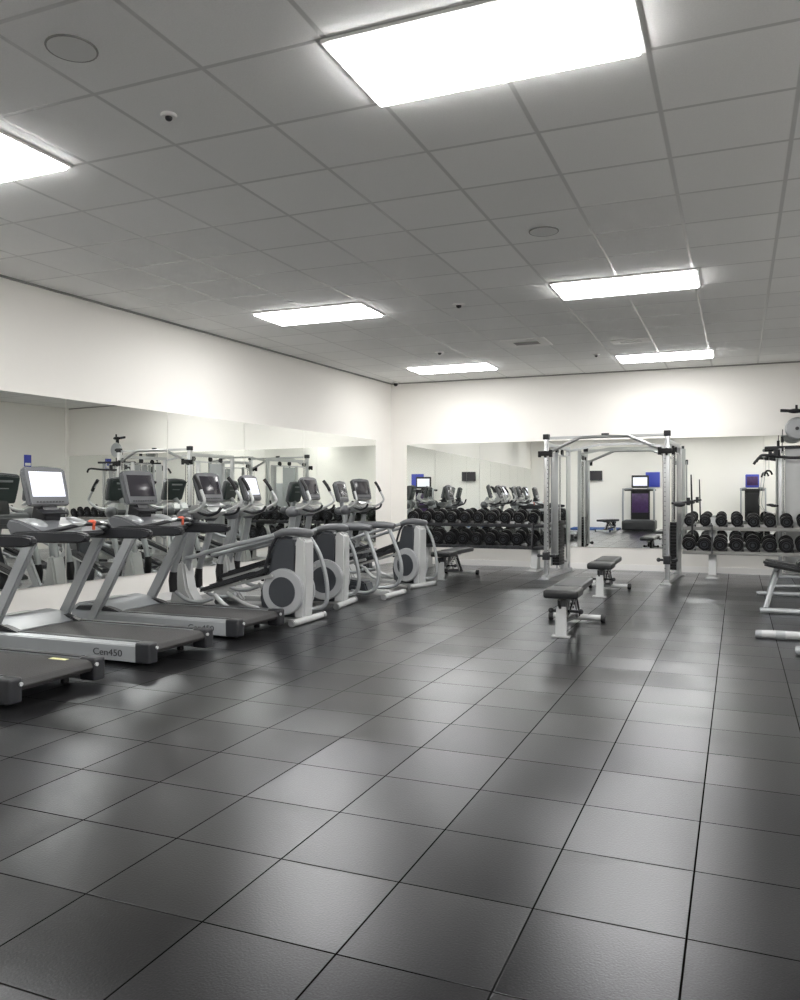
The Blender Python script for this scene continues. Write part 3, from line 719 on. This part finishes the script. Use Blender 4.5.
# ------------------------------------------------------------------ lat pulldown behind right rack
def make_lat():
    Y = 15.22
    t = thing('lat_pulldown_machine', 'tall cable machine with a big grey pulley wheel at the right edge', 'gym machine', (0, 0, 0))
    for x in (.66, 1.5):
        b = MB(); b.box((x, Y, 1.1), (.055, .055, 2.2), bev=.008); b.build('post', 'steel', t)
    b = MB(); b.box((.86, Y + .02, 1.13), (.24, .03, 2.1), bev=.008); b.box((1.22, Y + .02, 1.13), (.24, .03, 2.1), bev=.008); b.build('shroud', 'light', t)
    for x in (.72, .99, 1.09, 1.36):
        b = MB(); b.cyl((x, Y - .04, .1), (x, Y - .04, 2.2), .014); b.build('guide_rod', 'chrome', t)
    b = MB()
    for k in range(16): b.box((1.04, Y + .12, .16 + k * .055), (.5, .13, .048), bev=.005)
    b.build('weight_stack', 'black', t)
    b = MB(); b.bar((.42, Y, 2.2), (1.7, Y, 2.22), .07, .05, bev=.008); b.bar((1.08, Y + .05, 2.2), (1.08, Y + .05, 2.85), .06, .06); b.bar((1.08, Y, 2.8), (.66, Y - .1, 2.82), .05, .05)
    b.build('top_beam', 'dark', t)
    b = MB(); b.cyl((.91, Y - .16, 2.51), (.91, Y - .12, 2.51), .17, seg=40, bev=.008); w = b.build('pulley_wheel', 'ring', t)
    b = MB(); b.cyl((.91, Y - .165, 2.51), (.91, Y - .1, 2.51), .03); b.build('axle', 'dark', w)
    b = MB(); b.torus((.91, Y - .14, 2.51), (0, 1, 0), .168, .02, seg=36); b.build('wheel_groove', 'steel', w)
    b = MB(); b.tube([(.69, Y - .14, 2.5), (.685, Y - .14, 2.35), (.68, Y - .14, 2.1)], .008, seg=6); b.cyl((.685, Y - .14, 2.28), (.685, Y - .14, 2.38), .024); b.build('cable', 'black', t)
    b = MB(); b.tube([(.28, Y - .22, 1.96), (.33, Y - .22, 2.03), (.42, Y - .22, 2.07), (.8, Y - .22, 2.02), (1.3, Y - .22, 2.03), (1.75, Y - .22, 2.06), (1.85, Y - .22, 1.97)], .024); b.cyl((.6, Y - .22, 2.05), (.6, Y - .22, 2.16), .05); b.cyl((1.0, Y - .22, 2.0), (1.0, Y - .22, 2.14), .04)
    b.cyl((.5, Y - .2, 2.03), (.5, Y - .2, 2.13), .03); b.build('pull_bar', 'dark', t)
    b = MB(); b.tube([(.41, Y - .2, 1.72), (.44, Y - .2, 1.8), (.5, Y - .2, 1.8), (.53, Y - .2, 1.74)], .016); b.build('hook_handle', 'black', t)
    b = MB(); b.tube([(.48, Y - .2, 2.05), (.48, Y - .2, 1.8)], .005, seg=6); b.tube([(.42, Y - .2, 1.74), (.39, Y - .2, 1.5), (.37, Y - .2, 1.25), (.44, Y - .2, 1.12), (.58, Y - .2, 1.08)], .005, seg=6); b.build('cord', 'steel', t)
    b = MB(); b.ball((.56, Y - .2, 1.22), (.07, .02, .025)); b.build('handle', 'black', t)
    b = MB(); b.ball((.88, Y - .15, 2.8), (.12, .05, .04)); b.cyl((.9, Y - .15, 2.8), (.9, Y - .15, 2.9), .02); b.build('upper_pulley', 'black', t)
    b = MB(); b.box((1.08, Y + .05, .03), (1.0, .35, .05), bev=.008); b.build('base', 'silver', t)
make_lat()

# ------------------------------------------------------------------ behind the camera, seen in mirrors
def make_climber():
    t = thing('stair_climber', 'x', 'gym machine')
    b = MB(); b.box((0, .1, .22), (1.25, 1.2, .38), bev=.08, seg=3); b.build('base', 'dark', t)
    b = MB(); b.box((0, .4, .42), (1.0, .5, .03), bev=.01); b.build('deck', 'grey', t)
    for s in (-1, 1):
        b = MB(); b.tube([(s * .58, .6, .3), (s * .58, .58, 1.5), (s * .56, .3, 1.62), (s * .3, -.1, 1.66)], .04); b.build('handrail', 'silver', t)
    b = MB(); b.box((0, -.3, .95), (.72, .25, 1.3), bev=.04, seg=3); b.build('tower', 'black', t)
    b = MB(); b.box((0, -.16, 1.08), (.62, .03, .75), bev=.01); b.build('graphic_panel', 'purple', t)
    b = MB(); b.box((0, -.2, 1.6), (1.2, .16, .08), bev=.03); b.build('console_shelf', 'dark', t)
    b = MB(); b.box((0, -.2, 1.93), (.66, .12, .5), bev=.04, seg=3); d = b.build('display', 'dark', t)
    b = MB(); b.box((0, -.136, 1.93), (.54, .012, .34), bev=.01); b.build('screen', 'lit', d)
    return t
C0 = make_climber(); C0.location = (-3.15, -2.1, 0)
C0['label'] = 'stair climber with purple graphic panel, reflected inside the cable machine frame'
C1 = make_climber(); C1.location = (.93, -2.1, 0); C1.scale = (.72, 1, 1)
C1['label'] = 'black stair climber with purple display, reflected above the right dumbbell rack'
swap(C1, 'screen', 'purple'); swap(C1, 'display', 'blue'); swap(C1, 'graphic_panel', 'black')
for x in C1.children_recursive if hasattr(C1, 'children_recursive') else []: pass
o = MB().box((-2.72, -2.974, 2.02), (.55, .05, .6), bev=.01).build('blue_banner', 'blue'); tag(o, 'plain blue board on the wall beside the reflected stair climber', 'board')
tv = thing('wall_television', 'dark wall television reflected at the left inside the cable machine frame', 'television', (-5.0, -2.98, 2.2))
MB().box((0, .05, 0), (.6, .07, .4), bev=.015).build('casing', 'dark', tv); MB().box((0, .088, 0), (.55, .01, .35)).build('screen', 'screen', tv)
o = MB().box((-4.9, -2.35, .04), (1.9, 1.1, .08), bev=.03, seg=3).build('exercise_mat', 'sblue'); tag(o, 'thick blue exercise mat on the floor at the foot of the rear wall', 'mat')
sg = thing('wall_sign', 'small blue and white sign reflected in the left mirror above the treadmill screens', 'sign', (XR - .003, 14.4, 2.27))
MB().box((-.01, 0, 0), (.02, .2, .3), bev=.004).build('board', 'blue', sg); MB().box((-.022, 0, -.09), (.006, .16, .07)).build('white_strip', 'white', sg)
gb = thing('notice_board', 'olive green notice board on the right wall near the rear', 'board', (XR - .003, -1.5, 1.7))
MB().box((-.02, 0, 0), (.04, 1.0, .8), bev=.006).build('board', 'green', gb); MB().box((-.045, .1, -.1), (.004, .5, .3)).build('paper', 'white', gb)

# ------------------------------------------------------------------ camera, world, view
cd = bpy.data.cameras.new('camera'); co = bpy.data.objects.new('camera', cd); COL.objects.link(co)
F = 815.; cd.sensor_fit = 'HORIZONTAL'; cd.sensor_width = 36; cd.lens = 36 * F / 800; cd.shift_y = -5 / 800
cd.clip_start = .05; cd.clip_end = 100
co.location = (0, 0, 1.4); co.rotation_euler = (PI / 2, 0, math.atan(338 / F)); SC.camera = co
w = bpy.data.worlds.new('world'); SC.world = w; w.use_nodes = True
w.node_tree.nodes['Background'].inputs[0].default_value = (.5, .52, .55, 1); w.node_tree.nodes['Background'].inputs[1].default_value = .05
SC.view_settings.view_transform = 'Standard'; SC.view_settings.look = 'None'; SC.view_settings.gamma = 1
SC.view_settings.exposure = .18; SC.view_settings.use_curve_mapping = False
SC.cycles.max_bounces = 12; SC.cycles.diffuse_bounces = 6; SC.cycles.glossy_bounces = 8
SC.cycles.use_denoising = True; SC.cycles.denoising_prefilter = 'NONE'; SC.cycles.sample_clamp_indirect = 6
